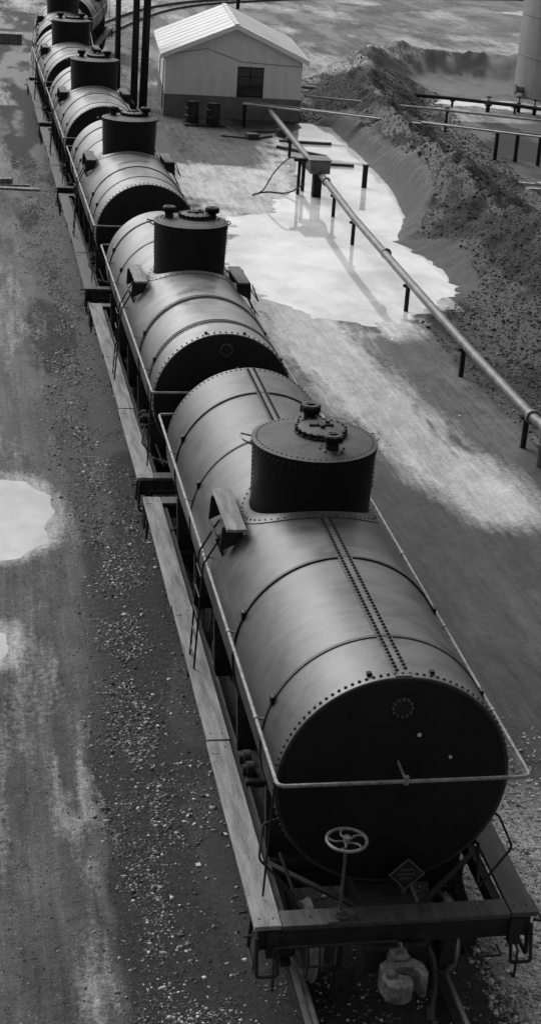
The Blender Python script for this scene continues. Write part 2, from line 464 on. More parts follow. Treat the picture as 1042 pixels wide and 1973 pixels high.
    # couplers
    for ey,dr in ((0,-1),(L,1)):
        def Y(v): return ey+dr*v
        s=B()
        def pl(pts,z0,z1): s.poly([(x*(-dr)*.9,Y(v*.92),z0) for x,v in pts],(0,0,z1-z0))
        pl([(-.09,-.4),(.09,-.4),(.09,.16),(-.09,.16)],.80,.98)
        pl([(-.12,.08),(.12,.08),(.14,.20),(.25,.30),(.28,.48),(.235,.55),(.19,.52),(.17,.43),(.08,.36),(-.03,.35),(-.10,.40),(-.22,.46),(-.26,.40),(-.25,.28),(-.13,.20)],.73,1.02)
        s.box(-.10,.10,min(Y(.08),Y(.26)),max(Y(.08),Y(.26)),1.0,1.09,bev=.03)
        s.done('coupler_head','cast',car,bevel=.022)
        s=B()
        pl([(-.25,.40),(-.10,.405),(-.045,.43),(.0,.45),(.06,.46),(.085,.52),(.07,.62),(-.02,.68),(-.14,.68),(-.23,.60),(-.26,.50)],.76,.995)
        s.done('coupler_knuckle','cast',car,bevel=.035)
        s=B()
        s.cyl((.15*dr,Y(.43),.68),(.15*dr,Y(.43),1.06),.035,seg=12); s.cyl((.15*dr,Y(.43),1.02),(.15*dr,Y(.43),1.05),.055,seg=12)
        s.cyl((.0,Y(.2),1.05),(.0,Y(.2),1.15),.035,seg=8); s.ring((0,Y(.2),1.17),(1,0,0),.035,.012,14,6)
        s.done('coupler_pins','cast',car)
        s=B()
        def bx(x0,x1,a,b,z0,z1,bev=.02,rot=None): s.box(x0,x1,min(Y(a),Y(b)),max(Y(a),Y(b)),z0,z1,bev=bev,rot=rot)
        bx(-.34,.34,-.03,.05,.72,1.06,.02); bx(-.2,.2,.03,.10,.66,.76,.02); bx(-.2,.2,.03,.10,1.0,1.08,.02)
        s.tube(fillet([(-1.3,Y(.0)+dr*.06,1.0),(-1.3,Y(.08),1.14),(-.02,Y(.10),1.16),(.0,Y(.2),1.18)],.05),.016,6)
        s.tube(fillet([(-1.05,Y(.02),.98),(-1.05,Y(.2),.98),(-.7,Y(.2),.98),(-.7,Y(.02),.98)],.04),.013,6)
        s.tube(fillet([(.75,Y(.02),.98),(.75,Y(.2),.98),(1.1,Y(.2),.98),(1.1,Y(.02),.98)],.04),.013,6)
        for sg in (-1,1):
            s.tube(fillet([(sg*1.44,Y(-.05),1.28),(sg*1.47,Y(-.05),.78),(sg*1.47,Y(-.42),.78),(sg*1.44,Y(-.42),1.28)],.04),.024,6)
            s.tube(fillet([(sg*1.50,Y(-.05),1.22),(sg*1.60,Y(-.05),1.2),(sg*1.60,Y(-.45),1.2),(sg*1.50,Y(-.45),1.22)],.04),.014,6)
            s.box(sg*1.3-.06,sg*1.3+.06,min(Y(.0),Y(-.1)),max(Y(.0),Y(-.1)),.95,1.28)
            s.box(sg*.62-.1,sg*.62+.1,min(Y(-.1),Y(-.35)),max(Y(-.1),Y(-.35)),.62,1.0,bev=.03)
            s.tube(fillet([(sg*1.3,Y(.02),1.0),(sg*1.3,Y(.13),.98),(sg*1.3,Y(.13),.62),(sg*1.3,Y(.02),.60)],.04),.014,6)
            s.tube(fillet([(sg*1.47,Y(-.02),1.2),(sg*1.47,Y(.10),.80),(sg*1.25,Y(.10),.80),(sg*1.25,Y(-.02),1.2)],.04),.02,6)
        s.done('end_hardware','frame',car)
        s=B(); s.tube(fillet([(.36,Y(-.02),1.0),(.38,Y(.14),.98),(.42,Y(.22),.6),(.36,Y(.34),.42)],.08),.028,8); s.cyl((.36,Y(.31),.47),(.35,Y(.40),.36),.045,seg=10)
        s.done('air_hose','rubber',car)
    # brake wheel
    s=B(); bx_,by_=-.60,.10
    s.cyl((bx_,by_,zt-.6),(bx_,by_,2.3),.016,seg=10)
    s.box(bx_-.14,bx_+.14,by_-.09,by_+.11,zt-.003,zt+.012)
    s.cyl((bx_,by_,zt),(bx_,by_,zt+.10),.05,seg=12); s.cyl((bx_+.03,by_+.0,zt+.03),(bx_+.03,by_,zt+.055),.085,seg=14); s.box(bx_+.05,bx_+.16,by_-.03,by_+.03,zt+.01,zt+.06)
    s.done('brake_staff','chalk',car)
    s=B(); s.ring((bx_,by_,2.3),(0,0,1),.205,.017,40,8); s.cyl((bx_,by_,2.27),(bx_,by_,2.34),.038,seg=14)
    for k in range(5):
        a=k*2*math.pi/5+.3
        s.tube([(bx_+r*math.cos(a+c),by_+r*math.sin(a+c),2.3-.02*(1-r/.2)) for r,c in ((.02,0),(.07,.30),(.12,.36),(.16,.22),(.20,0))],.011,6)
    s.done('brake_wheel','rail',car)
    return car

slope=math.atan(.0245)
tank_car((0,0,0),(0,0,0))
cars=[(12.12,1.2,2.47,.71,4.5,(1.5,3.15,7.9,9.7),'tankB',True),
      (24.65,1.22,2.5,.71,4.5,(1.7,3.0,7.6,9.4),'tankB',False),
      (36.85,1.22,2.5,.78,4.5,(1.5,3.4,7.8,9.6),'tankB',False),
      (49.1,1.22,2.5,.77,4.5,(1.5,3.4,7.8,9.6),'tankB',False)]
for y0,R,zc,dR,dt,rg,tm,rr in cars:
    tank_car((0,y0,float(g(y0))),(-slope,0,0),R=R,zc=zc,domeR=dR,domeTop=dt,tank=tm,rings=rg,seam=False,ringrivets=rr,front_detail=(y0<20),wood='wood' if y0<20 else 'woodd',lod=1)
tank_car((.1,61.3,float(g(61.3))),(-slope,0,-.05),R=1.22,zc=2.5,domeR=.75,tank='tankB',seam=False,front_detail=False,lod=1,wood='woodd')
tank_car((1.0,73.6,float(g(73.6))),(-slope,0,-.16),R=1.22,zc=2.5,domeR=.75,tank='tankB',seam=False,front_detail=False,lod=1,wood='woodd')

# ------------------------------------------------------------------ track
def catmull(pts,step=.6):
    P=[Vector(p) for p in pts]; P=[P[0]*2-P[1]]+P+[P[-1]*2-P[-2]]; out=[]
    for i in range(1,len(P)-2):
        n=max(2,int((P[i+1]-P[i]).length/step))
        for k in range(n):
            t=k/n; a,b,c,d=P[i-1],P[i],P[i+1],P[i+2]
            out.append(.5*((2*b)+(c-a)*t+(2*a-5*b+4*c-d)*t*t+(3*b-a-3*c+d)*t**3))
    out.append(P[-2]); return out
path=catmull([(0,-40,0),(0,-10,0),(0,20,0),(0,45,0),(0,60,0),(.6,73,0),(2.4,85,0),(5.5,98,0),(10.6,112,0),(17.5,121,0),(30,130,0),(60,142,0)],.6)
trk=empty('railway_track')
def rail_mesh(path,xo):
    s=B(); rgs=[]; prof=[(-.07,.0),(.07,.0),(.07,.012),(.012,.03),(.012,.105),(.036,.12),(.036,.15),(-.036,.15),(-.036,.12),(-.012,.105),(-.012,.03),(-.07,.012)]
    tops=[]
    for i,p in enumerate(path):
        t=(path[min(i+1,len(path)-1)]-path[max(i-1,0)]).normalized(); n=Vector((t.y,-t.x,0)); z=float(g(p.y))+.02
        rgs.append([s.bm.verts.new(p+n*(xo+a)+Vector((0,0,z+b))) for a,b in prof])
        tops.append([(p+n*(xo+a)+Vector((0,0,z+.1535))) for a in (-.022,.022)])
    for A,C in zip(rgs,rgs[1:]):
        for k in range(len(prof)):
            k2=(k+1)%len(prof); s.bm.faces.new((A[k],A[k2],C[k2],C[k]))
    s.done('rail','railst',trk,smooth=False)
    s=B(); prev=None
    for a,b in tops:
        cur=(s.bm.verts.new(a),s.bm.verts.new(b))
        if prev: s.bm.faces.new((prev[0],prev[1],cur[1],cur[0]))
        prev=cur
    s.done('rail_head','railtop',trk,smooth=False)
rail_mesh(path,-.80); rail_mesh(path,.80)
s=B(); 
for i in range(0,len(path)-1):
    p=path[i]; 
    if p.y<-12: continue
    t=(path[i+1]-p).normalized(); ang=math.atan2(-t.x,t.y); z=float(g(p.y))
    w=random.uniform(-.04,.04)
    s.box(p.x-1.12+w,p.x+1.12+w,p.y-.11,p.y+.11,z-.12,z+.004+random.uniform(-.012,0),rot=Matrix.Rotation(ang+random.uniform(-.02,.02),3,'Z'))
s.done('ties','tie',trk,smooth=False)

# ------------------------------------------------------------------ terrain
def vnoise(x,y,seed):
    r=np.random.default_rng(seed); N=256; tab=r.random((N,N))
    xi=np.floor(x).astype(int); yi=np.floor(y).astype(int); xf=x-xi; yf=y-yi
    xf=xf*xf*(3-2*xf); yf=yf*yf*(3-2*yf)
    a=tab[xi%N,yi%N]; b=tab[(xi+1)%N,yi%N]; c=tab[xi%N,(yi+1)%N]; d=tab[(xi+1)%N,(yi+1)%N]
    return (a*(1-xf)+b*xf)*(1-yf)+(c*(1-xf)+d*xf)*yf
def fbm(x,y,seed,o=4):
    v=0;a=.5;s=0
    for i in range(o):
        v=v+a*vnoise(x*2**i+17.3*i,y*2**i-9.1*i,seed+i); s+=a; a*=.5
    return v/s
def sdf_poly(px,py,poly):
    d=np.full(px.shape,1e9); ins=np.zeros(px.shape,bool); n=len(poly)
    for i in range(n):
        ax,ay=poly[i]; bx,by=poly[(i+1)%n]
        ex,ey=bx-ax,by-ay; t=np.clip(((px-ax)*ex+(py-ay)*ey)/(ex*ex+ey*ey+1e-9),0,1)
        d=np.minimum(d,np.hypot(px-ax-t*ex,py-ay-t*ey))
        c=((ay>py)!=(by>py))&(px<(bx-ax)*(py-ay)/((by-ay) if by!=ay else 1e-9)+ax)
        ins^=c
    return np.where(ins,-d,d)
def dist_line(px,py,pts):
    d=np.full(px.shape,1e9); T=np.zeros(px.shape)
    for i in range(len(pts)-1):
        ax,ay=pts[i][:2]; bx,by=pts[i+1][:2]; ex,ey=bx-ax,by-ay
        t=np.clip(((px-ax)*ex+(py-ay)*ey)/(ex*ex+ey*ey),0,1); dd=np.hypot(px-ax-t*ex,py-ay-t*ey)
        T=np.where(dd<d,i+t,T); d=np.minimum(d,dd)
    return d,T
def sstep(a,b,x):
    t=np.clip((x-a)/(b-a),0,1); return t*t*(3-2*t)
def blob(x,y,cx,cy,rx,ry): return np.exp(-((x-cx)/rx)**2-((y-cy)/ry)**2)
def axis_coords(segs):
    out=[segs[0][0]]
    for a,b,st in segs:
        n=max(1,int(round((b-a)/st))); out+=list(np.linspace(a,b,n+1)[1:])
    return np.array(out)
xs=axis_coords([(-400,-60,40),(-60,-12,4),(-12,-5,.5),(-5,16,.10),(16,30,.25),(30,60,1.2),(60,400,40)])
ys=axis_coords([(-200,-20,20),(-20,-3,1),(-3,30,.10),(30,66,.16),(66,90,.35),(90,140,.8),(140,240,8),(240,800,60)])
GX,GY=np.meshgrid(xs,ys)
F=lambda L_,h=0:[fix(a,b,h) for a,b in L_]
main=F([(9.1,53.3),(10.6,52.9),(10.6,47),(10.5,41.7),(9.9,37.1),(8.6,34.1),(9.2,32),(9.1,29),(7.5,27.0),(6,25.1),(5,25.6),(3.4,28.4),(2.6,31.5),(3.3,33.5),(3.7,36.9),(5.2,37.4),(6.2,39.8),(7.0,44),(7.9,49)])
leftp=F([(-3.25,15.3),(-2.95,14.6),(-2.85,13.6),(-3.0,12.6),(-3.5,12.0),(-5,11.6),(-6.2,13),(-5.5,15.2),(-4,15.6)])
left2=[(-3.72,9.3),(-3.68,8.8),(-3.78,8.3),(-5.2,8.0),(-5.6,9.3)]
far1=F([(16.4,59.6),(19,58.9),(21,57.7),(22.5,58.5),(20.5,60.9),(17.5,61.3)])
far2=F([(31,97),(33.5,98.5),(34.5,97),(33,95.5)])
pudsM=[main,far1,far2]; pudsL=[leftp,left2]
edge=(fbm(GX*.9,GY*.9,11)-.5)*1.3+(fbm(GX*3,GY*3,12)-.5)*.8
SDm=np.full(GX.shape,1e9); SDl=SDm.copy()
for p in pudsM: SDm=np.minimum(SDm,sdf_poly(GX,GY,p))
for p in pudsL: SDl=np.minimum(SDl,sdf_poly(GX,GY,p))
SD=np.minimum(SDm,SDl)
SDn=SD+edge*np.where(GX<-2,.28,1.0)
crest1=[fix(a,b,1.3) for a,b in [(13.0,8),(12.6,16),(12.2,24),(11.7,30.1),(11.2,34.5),(11.4,41.6),(12.4,54.5),(14.4,65.2),(17,69),(23.5,66.5),(40,62)]]
d1,T1=dist_line(GX,GY,crest1)
lump=fbm(GX*.22,GY*.22,31); lump2=fbm(GX*1.1,GY*1.1,33); lump3=fbm(GX*3.5,GY*3.5,35)
W=3.0+1.6*(lump-.5)
W=np.where(GY<30,W+np.clip((30-GY)*.09,0,1.2),W)
prof=np.clip(1-d1/W,0,1)**1.1
berm=(1.4+1.0*(lump-.35))*prof*(1+.6*(lump2-.5))
berm=np.where(T1>6.5,berm*.9,berm)
berm+=(lump3-.5)*.26*np.clip(berm*3,0,1)
berm=np.maximum(berm,0)
berm*=sstep(.0,.9,SD+.5)
crest2=[fix(a,b,.6) for a,b in [(13.6,44),(14.6,38),(15.4,33)]]
d2,_=dist_line(GX,GY,crest2); berm=np.maximum(berm,.5*np.clip(1-d2/1.6,0,1)**1.3*(.6+lump2))
H=g(GY)+(fbm(GX*.8,GY*.5,41)-.5)*.022+berm
rough=(fbm(GX*4,GY*4,45)-.5)*.02
off=sstep(1.5,2.2,np.abs(GX))
H+=rough*np.clip(berm*3+.25,0,1)*sstep(0,1.2,np.abs(GX)-1.0)
mud=(fbm(GX*2.2,GY*1.1,48,5)-.5)*.07*sstep(.42,.6,fbm(GX*.5,GY*.2,49))
H+=mud*off*sstep(.2,1.2,SD)
rut=np.zeros(GX.shape)
for rx in (-3.35,-4.9,4.0,5.5,-2.95,5.0,6.3,-3.7):
    wob=.12*np.sin(GY*.23+rx*3)+.08*np.sin(GY*.61+rx)
    q_=GX-rx-wob
    rut+=np.exp(-(q_/.10)**2)*(1+.35*np.sign(np.sin(GY*21+np.abs(q_)*30)))
rutm=np.clip(rut,0,1.2)*sstep(.36,.48,fbm(GX*.4,GY*.25,47))*(GY<30)*sstep(.1,.6,SD)
H-=.024*rutm
H+=np.where(GY>150,fbm(GX*.01,GY*.01,61)*6*sstep(150,350,GY),0)
H-=.075*sstep(.25,-.35,SDn)
H+=.006*sstep(1.6,1.2,np.abs(GX))*(GY<60)
nx,ny=len(xs),len(ys)
V=np.stack([GX.ravel(),GY.ravel(),H.ravel()],1)
ii=np.arange(nx*ny).reshape(ny,nx)
Fq=np.stack([ii[:-1,:-1],ii[:-1,1:],ii[1:,1:],ii[1:,:-1]],-1).reshape(-1,4)
def quads_mesh(name,V,Fq,smooth=True):
    me=bpy.data.meshes.new(name); me.vertices.add(len(V)); me.vertices.foreach_set('co',V.astype(np.float32).ravel())
    k=Fq.shape[1]
    me.loops.add(Fq.size); me.loops.foreach_set('vertex_index',Fq.astype(np.int32).ravel())
    me.polygons.add(len(Fq)); me.polygons.foreach_set('loop_start',np.arange(0,Fq.size,k,dtype=np.int32))
    me.update(calc_edges=True); me.validate()
    if smooth: me.shade_smooth()
    return me
me=quads_mesh('ground',V,Fq)
# surface kinds : R pale sediment, gravel and painted wet sheen, G dark gravel, B damp
trail=[fix(a,b) for a,b in [(3.7,28.5),(4.0,24.5),(4.35,21),(4.7,18),(5.1,15.6),(5.5,13.8)]]
dt,Tt=dist_line(GX,GY,trail)
streak=fbm(GX*2.2+GY*.2,GY*.22,71,5)
streak2=fbm(GX*7+GY*.5,GY*.8,73,5)
wdt=2.0+.9*(fbm(GX*.5,GY*.5,75)-.5)-.12*Tt
core=sstep(1.05,.2,dt/wdt)
pale=core*sstep(.28,.50,.4*streak+.6*streak2+.14*core)
apron=sdf_poly(GX,GY,F([(1.9,45),(6,44),(8.5,50),(6.5,43),(6.6,39),(5.3,37),(3.2,38),(1.9,40)]))
pale=np.maximum(pale,.85*sstep(1.0,-.8,apron+(fbm(GX*1.3,GY*1.3,77)-.5)*3.0))  # wet ground, its sheen painted in as pale colour
pale=np.maximum(pale,.9*sstep(1.7,.1,SDm)*(GX<9.0)*sstep(.3,.52,fbm(GX*1.5,GY*.8,78)))
pale=np.maximum(pale,.6*sstep(.6,.0,SDl))
pale=np.maximum(pale,.25*sstep(.55,.75,fbm(GX*.9,GY*.22,79,5))*(GX<-2.5))
lp=blob(GX,GY,-2.95,4.6,.38,2.2)+.8*blob(GX,GY,-3.0,.6,.3,1.0)+.5*blob(GX,GY,-3.5,20,.4,5)+.4*blob(GX,GY,-2.5,27,.25,5)
pale=np.maximum(pale,.5*lp*sstep(.38,.6,.5*fbm(GX*3,GY*.7,80,5)+.5*streak2))
pale=np.maximum(pale,.4*sstep(.5,.7,fbm(GX*.25,GY*.12,85,5))*(GY>62))
grav=sstep(2.75,2.3,np.abs(GX+.1)+(fbm(GX*1.5,GY*.4,81,5)-.5)*1.1)*(GX<1.9)
grav=np.maximum(grav,sstep(.03,.18,berm))
gn_=(fbm(GX*.6,GY*.4,84)-.5)*1.2
grav=np.maximum(grav,.95*sstep(7.2,8.1,GX+gn_)*(GY<36))
grav=np.maximum(grav,.95*sstep(9.0,10.5,GX+gn_)*(GY<64)*(GX<30))
paleg=sstep(1.3,1.7,GX)*sstep(3.6,2.7,GX)*sstep(6,3,GY)
grav=np.maximum(grav*(1-paleg),0)
pale=np.maximum(pale,.75*paleg)
damp=sstep(.45,.58,fbm(GX*.9,GY*.2,91,6))*(1-paleg)
damp=np.maximum(damp,sstep(1.6,2.0,GX)*sstep(7.4,5.6,GX+(fbm(GX*.4,GY*.2,92)-.5)*3)*(GY<26)*(GY>3)*sstep(.2,.45,streak))
damp=np.maximum(damp,.9*sstep(.9,.1,SDm)*(GX>8)); damp=np.maximum(damp,.8*sstep(1.0,.3,SDl))
damp=np.maximum(damp,.95*np.clip(rutm,0,1))
damp=np.maximum(damp,.9*blob(GX,GY,-3.6,1.0,.35,2.2)); damp=np.maximum(damp,.8*blob(GX,GY,-2.6,9,.3,3))
ca=me.color_attributes.new('kind','FLOAT_COLOR','POINT')
col=np.ones((nx*ny,4),np.float32); col[:,0]=pale.ravel(); col[:,1]=grav.ravel(); col[:,2]=damp.ravel()
ca.data.foreach_set('color',col.ravel())
ground=bpy.data.objects.new('ground',me); scene.collection.objects.link(ground)
m,nt,b=new_mat('yard_dirt')
at=nt.nodes.new('ShaderNodeAttribute'); at.attribute_name='kind'; sc=nt.nodes.new('ShaderNodeSeparateColor'); nt.links.new(at.outputs['Color'],sc.inputs[0])
n_big=noise(nt,.5,8,.68,(1,.35,1)); n_str=noise(nt,2.6,9,.7,(2.2,.22,1),dist=.3); n_fin=noise(nt,10,9,.78); n_grain=noise(nt,55,4,.85)
n_rut=noise(nt,5,6,.7,(3,.10,1),dist=.15); n_mid=noise(nt,2.5,8,.7,(1,.6,1),dist=.5)
base=mth(nt,'ADD',mth(nt,'MULTIPLY',n_big,.26),mth(nt,'ADD',mth(nt,'MULTIPLY',n_str,.2),mth(nt,'ADD',mth(nt,'MULTIPLY',n_fin,.2),mth(nt,'ADD',mth(nt,'MULTIPLY',n_rut,.14),mth(nt,'MULTIPLY',n_mid,.2)))))
dirt=ramp(nt,base,.43,.59,.035,.235)
gn=mth(nt,'ADD',mth(nt,'MULTIPLY',n_grain,.5),mth(nt,'MULTIPLY',n_fin,.5))
gravc=ramp(nt,gn,.40,.66,.006,.075)
palec=ramp(nt,base,.40,.56,.30,.80)
dampc=mth(nt,'MULTIPLY',dirt,.36)
c=mixv(nt,mth(nt,'MULTIPLY',sc.outputs[2],ramp(nt,n_fin,.35,.6,.4,1)),dirt,dampc)
gf=ramp(nt,mth(nt,'ADD',sc.outputs[1],mth(nt,'MULTIPLY',mth(nt,'SUBTRACT',n_fin,.5),1.0)),.3,.7)
gf=mth(nt,'MULTIPLY',gf,ramp(nt,sc.outputs[1],0,.15))
c=mixv(nt,gf,c,gravc)
pf=ramp(nt,mth(nt,'ADD',sc.outputs[0],mth(nt,'ADD',mth(nt,'MULTIPLY',mth(nt,'SUBTRACT',n_str,.5),.9),mth(nt,'MULTIPLY',mth(nt,'SUBTRACT',n_fin,.5),1.1))),.12,.85)
pf=mth(nt,'MULTIPLY',pf,ramp(nt,sc.outputs[0],0,.12))
c=mixv(nt,pf,c,palec)
c=mth(nt,'MULTIPLY',c,ramp(nt,n_grain,.34,.66,.42,1.6))
setcol(nt,b,c)
rg=mixv(nt,sc.outputs[2],.9,.4); nt.links.new(rg,b.inputs['Roughness'])
b.inputs['Specular IOR Level'].default_value=.35
bump(nt,b,mth(nt,'ADD',mth(nt,'MULTIPLY',n_fin,1.0),mth(nt,'MULTIPLY',n_grain,.4)),1.0,.07)
me.materials.append(m)
# water
def water_sheet(name,sd,lo,hi,rough_):
    cell=(np.minimum.reduce([sd[:-1,:-1],sd[1:,:-1],sd[:-1,1:],sd[1:,1:]])<1.0).ravel()
    Fw=Fq[cell]; used=np.unique(Fw); mp=-np.ones(nx*ny,int); mp[used]=np.arange(len(used))
    Vw=V[used].copy(); Vw[:,2]=g(Vw[:,1])-.028
    mw=quads_mesh(name,Vw,mp[Fw])
    water=bpy.data.objects.new(name,mw); scene.collection.objects.link(water)
    m,nt,b=new_mat(name+'_surface')
    nw=noise(nt,.6,8,.65,(1,.6,1)); setcol(nt,b,ramp(nt,nw,.35,.6,lo,hi))  # pale base colour stands in for bright sky reflected in the water
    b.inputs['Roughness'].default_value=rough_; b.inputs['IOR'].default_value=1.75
    nb=noise(nt,5,3,.5); bump(nt,b,nb,.04,.01)
    mw.materials.append(m)
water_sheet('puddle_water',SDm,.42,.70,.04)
water_sheet('grey_puddle',SDl,.22,.40,.12)

# ------------------------------------------------------------------ gravel
def scatter(name,P,size,mat,seed,mu=-1.9,sg=.6,mx=.5):
    r=np.random.default_rng(seed); n=len(P)
    base=[(0,0,1),(.9,0,.1),(.3,.85,0),(-.75,.5,.15),(-.7,-.55,0),(.25,-.9,.1),(0,0,-.6)]
    fc=[(0,1,2),(0,2,3),(0,3,4),(0,4,5),(0,5,1),(6,2,1),(6,3,2),(6,4,3),(6,5,4),(6,1,5)]
    base=np.array(base); fc=np.array(fc); nb_=len(base)
    a=r.random(n)*6.28; ca_,sa=np.cos(a),np.sin(a)
    S=size[:,None]*np.stack([r.uniform(.7,1.3,n),r.uniform(.7,1.3,n),r.uniform(.35,.9,n)],1)
    Q=base[None]*S[:,None,:]*r.uniform(.75,1.25,(n,nb_,1))
    X_=Q[...,0]*ca_[:,None]-Q[...,1]*sa[:,None]; Y_=Q[...,0]*sa[:,None]+Q[...,1]*ca_[:,None]
    VV=np.stack([X_+P[:,0:1],Y_+P[:,1:2],Q[...,2]+P[:,2:3]],-1).reshape(-1,3)
    FF=(fc[None]+np.arange(n)[:,None,None]*nb_).reshape(-1,3)
    me=quads_mesh(name,VV,FF,False)
    at=me.color_attributes.new('tone','FLOAT_COLOR','POINT')
    t=np.repeat(np.clip(r.lognormal(mu,sg,n),.012,mx),nb_); c=np.ones((len(t),4),np.float32); c[:,:3]=t[:,None]
    at.data.foreach_set('color',c.ravel())
    me.materials.append(mat); ob=bpy.data.objects.new(name,me); scene.collection.objects.link(ob); return ob
m,nt,b=new_mat('stone'); at=nt.nodes.new('ShaderNodeAttribute'); at.attribute_name='tone'; nt.links.new(at.outputs['Color'],b.inputs['Base Color']); b.inputs['Roughness'].default_value=.9; b.inputs['Specular IOR Level'].default_value=.3
stone=m
def hz(x,y):
    i=np.clip(np.searchsorted(xs,x)-1,0,nx-2); j=np.clip(np.searchsorted(ys,y)-1,0,ny-2)
    fx=(x-xs[i])/(xs[i+1]-xs[i]); fy=(y-ys[j])/(ys[j+1]-ys[j])
    return (H[j,i]*(1-fx)+H[j,i+1]*fx)*(1-fy)+(H[j+1,i]*(1-fx)+H[j+1,i+1]*fx)*fy
def pts(n,x0,x1,y0,y1,seed,fn=None):
    r=np.random.default_rng(seed); x=r.uniform(x0,x1,n); y=y0+(y1-y0)*r.random(n)**1.25
    if fn is not None:
        k=fn(x,y,r); x,y=x[k],y[k]
    return np.stack([x,y,hz(x,y)],1)
P1=pts(300000,-3.3,1.6,-3,50,1,lambda x,y,r:(np.exp(-((x+2.0+.15*np.sin(y*.4))/.40)**2)+.14*(x>-1.6))*(.15+.85*sstep(.36,.58,fbm(x*2.2,y*1.0,5)))>r.random(len(x)))
P1=P1[np.abs(np.abs(P1[:,0])-.8)>.08]
P2=pts(26000,1.2,3.6,-3,8,2,lambda x,y,r:sstep(7,2,y)>r.random(len(x)))
P3=pts(26000,-5,-2.2,-1,40,3)
sz=np.clip(np.random.default_rng(9).lognormal(-4.35,.5,len(P1)),.006,.05)
scatter('ballast_gravel',P1,sz,stone,10,-1.9,.9,.6)
sz=np.clip(np.random.default_rng(19).lognormal(-4.2,.5,len(P2)),.007,.05)
scatter('pale_gravel',P2,sz,stone,11,-1.2,.5,.6)
sz=np.clip(np.random.default_rng(29).lognormal(-4.9,.45,len(P3)),.004,.02)
scatter('loose_stones',P3,sz,stone,14,-2.0,.8,.5)
def onb(x,y,r):
    d,_=dist_line(x,y,crest1); return (d<4.2)|((x>7.4)&(y<34)&(r.random(len(x))<.5))
P4=pts(130000,7,20,14,75,4,onb)
P4=P4[sdf_poly(P4[:,0],P4[:,1],main)>.5]
sz=np.clip(np.random.default_rng(8).lognormal(-3.8,.5,len(P4)),.012,.10)
scatter('berm_gravel',P4,sz,stone,12,-3.4,.85,.35)

# ------------------------------------------------------------------ building
bl=fix(3.7,53.9)
w=6.05; ang=-.07
house=empty('white_utility_building',(bl[0],bl[1],float(g(bl[1]))-.02),(0,0,ang))
D_=7.0; he=2.78; hr=4.08
s=B(); t=.14
wx0,wx1,wz0,wz1=w*.525,w*.72,1.02,2.32
s.box(0,wx0,0,t,1.0,he); s.box(wx1,w,0,t,1.0,he); s.box(wx0,wx1,0,t,wz1,he)
s.poly([(0,0,he),(w,0,he),(w/2,0,hr-.06)],(0,t,0))
s.box(0,w,D_-t,D_,1.0,he); s.poly([(0,D_-t,he),(w,D_-t,he),(w/2,D_-t,hr-.06)],(0,t,0))
s.box(0,t,t,1.2,1.0,he); s.box(0,t,2.2,4.6,1.0,he); s.box(0,t,5.8,D_-t,1.0,he); s.box(0,t,1.2,2.2,2.2,he); s.box(0,t,4.6,5.8,2.3,he)
s.box(w-t,w,t,D_-t,1.0,he)
s.done('walls','wall',house,smooth=False)
s=B(); s.box(-.012,w+.012,-.012,t,-.1,1.0); s.box(-.012,w+.012,D_-t,D_+.012,-.1,1.0); s.box(-.012,t,t,1.2,-.1,1.0); s.box(-.012,t,2.2,D_-t,-.1,1.0); s.box(w-t,w+.012,t,D_-t,-.1,1.0)
s.done('base_course','band',house,smooth=False)
s=B()
x=.3
while x<w-.1:
    top=he+(hr-he)*(1-abs(x-w/2)/(w/2))-.18
    if not(wx0-.06<x<wx1+.06): s.box(x-.012,x+.012,-.008,.0,1.01,top)
    x+=.42
s.done('siding_battens','wall',house,smooth=False)
s=B(); ov=.22; fo=.35
for sg in (-1,1):
    ex=w/2+sg*(w/2+ov); ez=he-(hr-he)*ov/(w/2)
    s.poly([(w/2,-fo,hr),(ex,-fo,ez),(ex,-fo,ez+.07),(w/2,-fo,hr+.07)],(0,D_+2*fo,0))
s.done('roof','roof',house,smooth=False)
s=B()
for sg in (-1,1):
    for k in range(1,8):
        yy=-fo+k*(D_+2*fo)/8
        ex=w/2+sg*(w/2+ov); ez=he-(hr-he)*ov/(w/2)
        s.poly([(w/2,yy-.012,hr+.07),(ex,yy-.012,ez+.07),(ex,yy-.012,ez+.082),(w/2,yy-.012,hr+.082)],(0,.024,0))
s.box(w/2-.1,w/2+.1,-fo,D_+fo,hr+.06,hr+.095)
s.done('roof_seams','roof',house,smooth=False)
s=B()
for sg in (-1,1):
    ex=w/2+sg*(w/2+ov); ez=he-(hr-he)*ov/(w/2)
    s.poly([(w/2,-fo-.03,hr-.13),(ex,-fo-.03,ez-.13),(ex,-fo-.03,ez+.08),(w/2,-fo-.03,hr+.08)],(0,.028,0))
    s.box(min(ex,ex+sg*.03),max(ex,ex+sg*.03),-fo,D_+fo,ez-.1,ez+.06)
s.done('fascia','trim',house,smooth=False)
s=B(); s.box(wx0,wx1,.08,.10,wz0,wz1); s.box(.06,.09,1.2,2.2,0,2.2); s.box(.06,.09,4.6,5.8,1.0,2.3); s.done('dark_openings','glass',house,smooth=False)
s=B()
for zz in (wz0+.02,(wz0*2+wz1)/3,(wz0+2*wz1)/3,wz1-.03): s.box(wx0,wx1,.05,.075,zz-.012,zz+.012)
for xx in (wx0+.02,(wx0+wx1)/2,wx1-.02): s.box(xx-.012,xx+.012,.045,.072,wz0,wz1)
s.done('window_bars','frame',house,smooth=False)
s=B(); s.tube([(-.05,-.05,he-.1),(w*.3,-.04,hr-1.05),(w*.55,-.04,he-.25),(w,-.04,he-.35)],.010,5); s.done('wall_conduit','post',house)

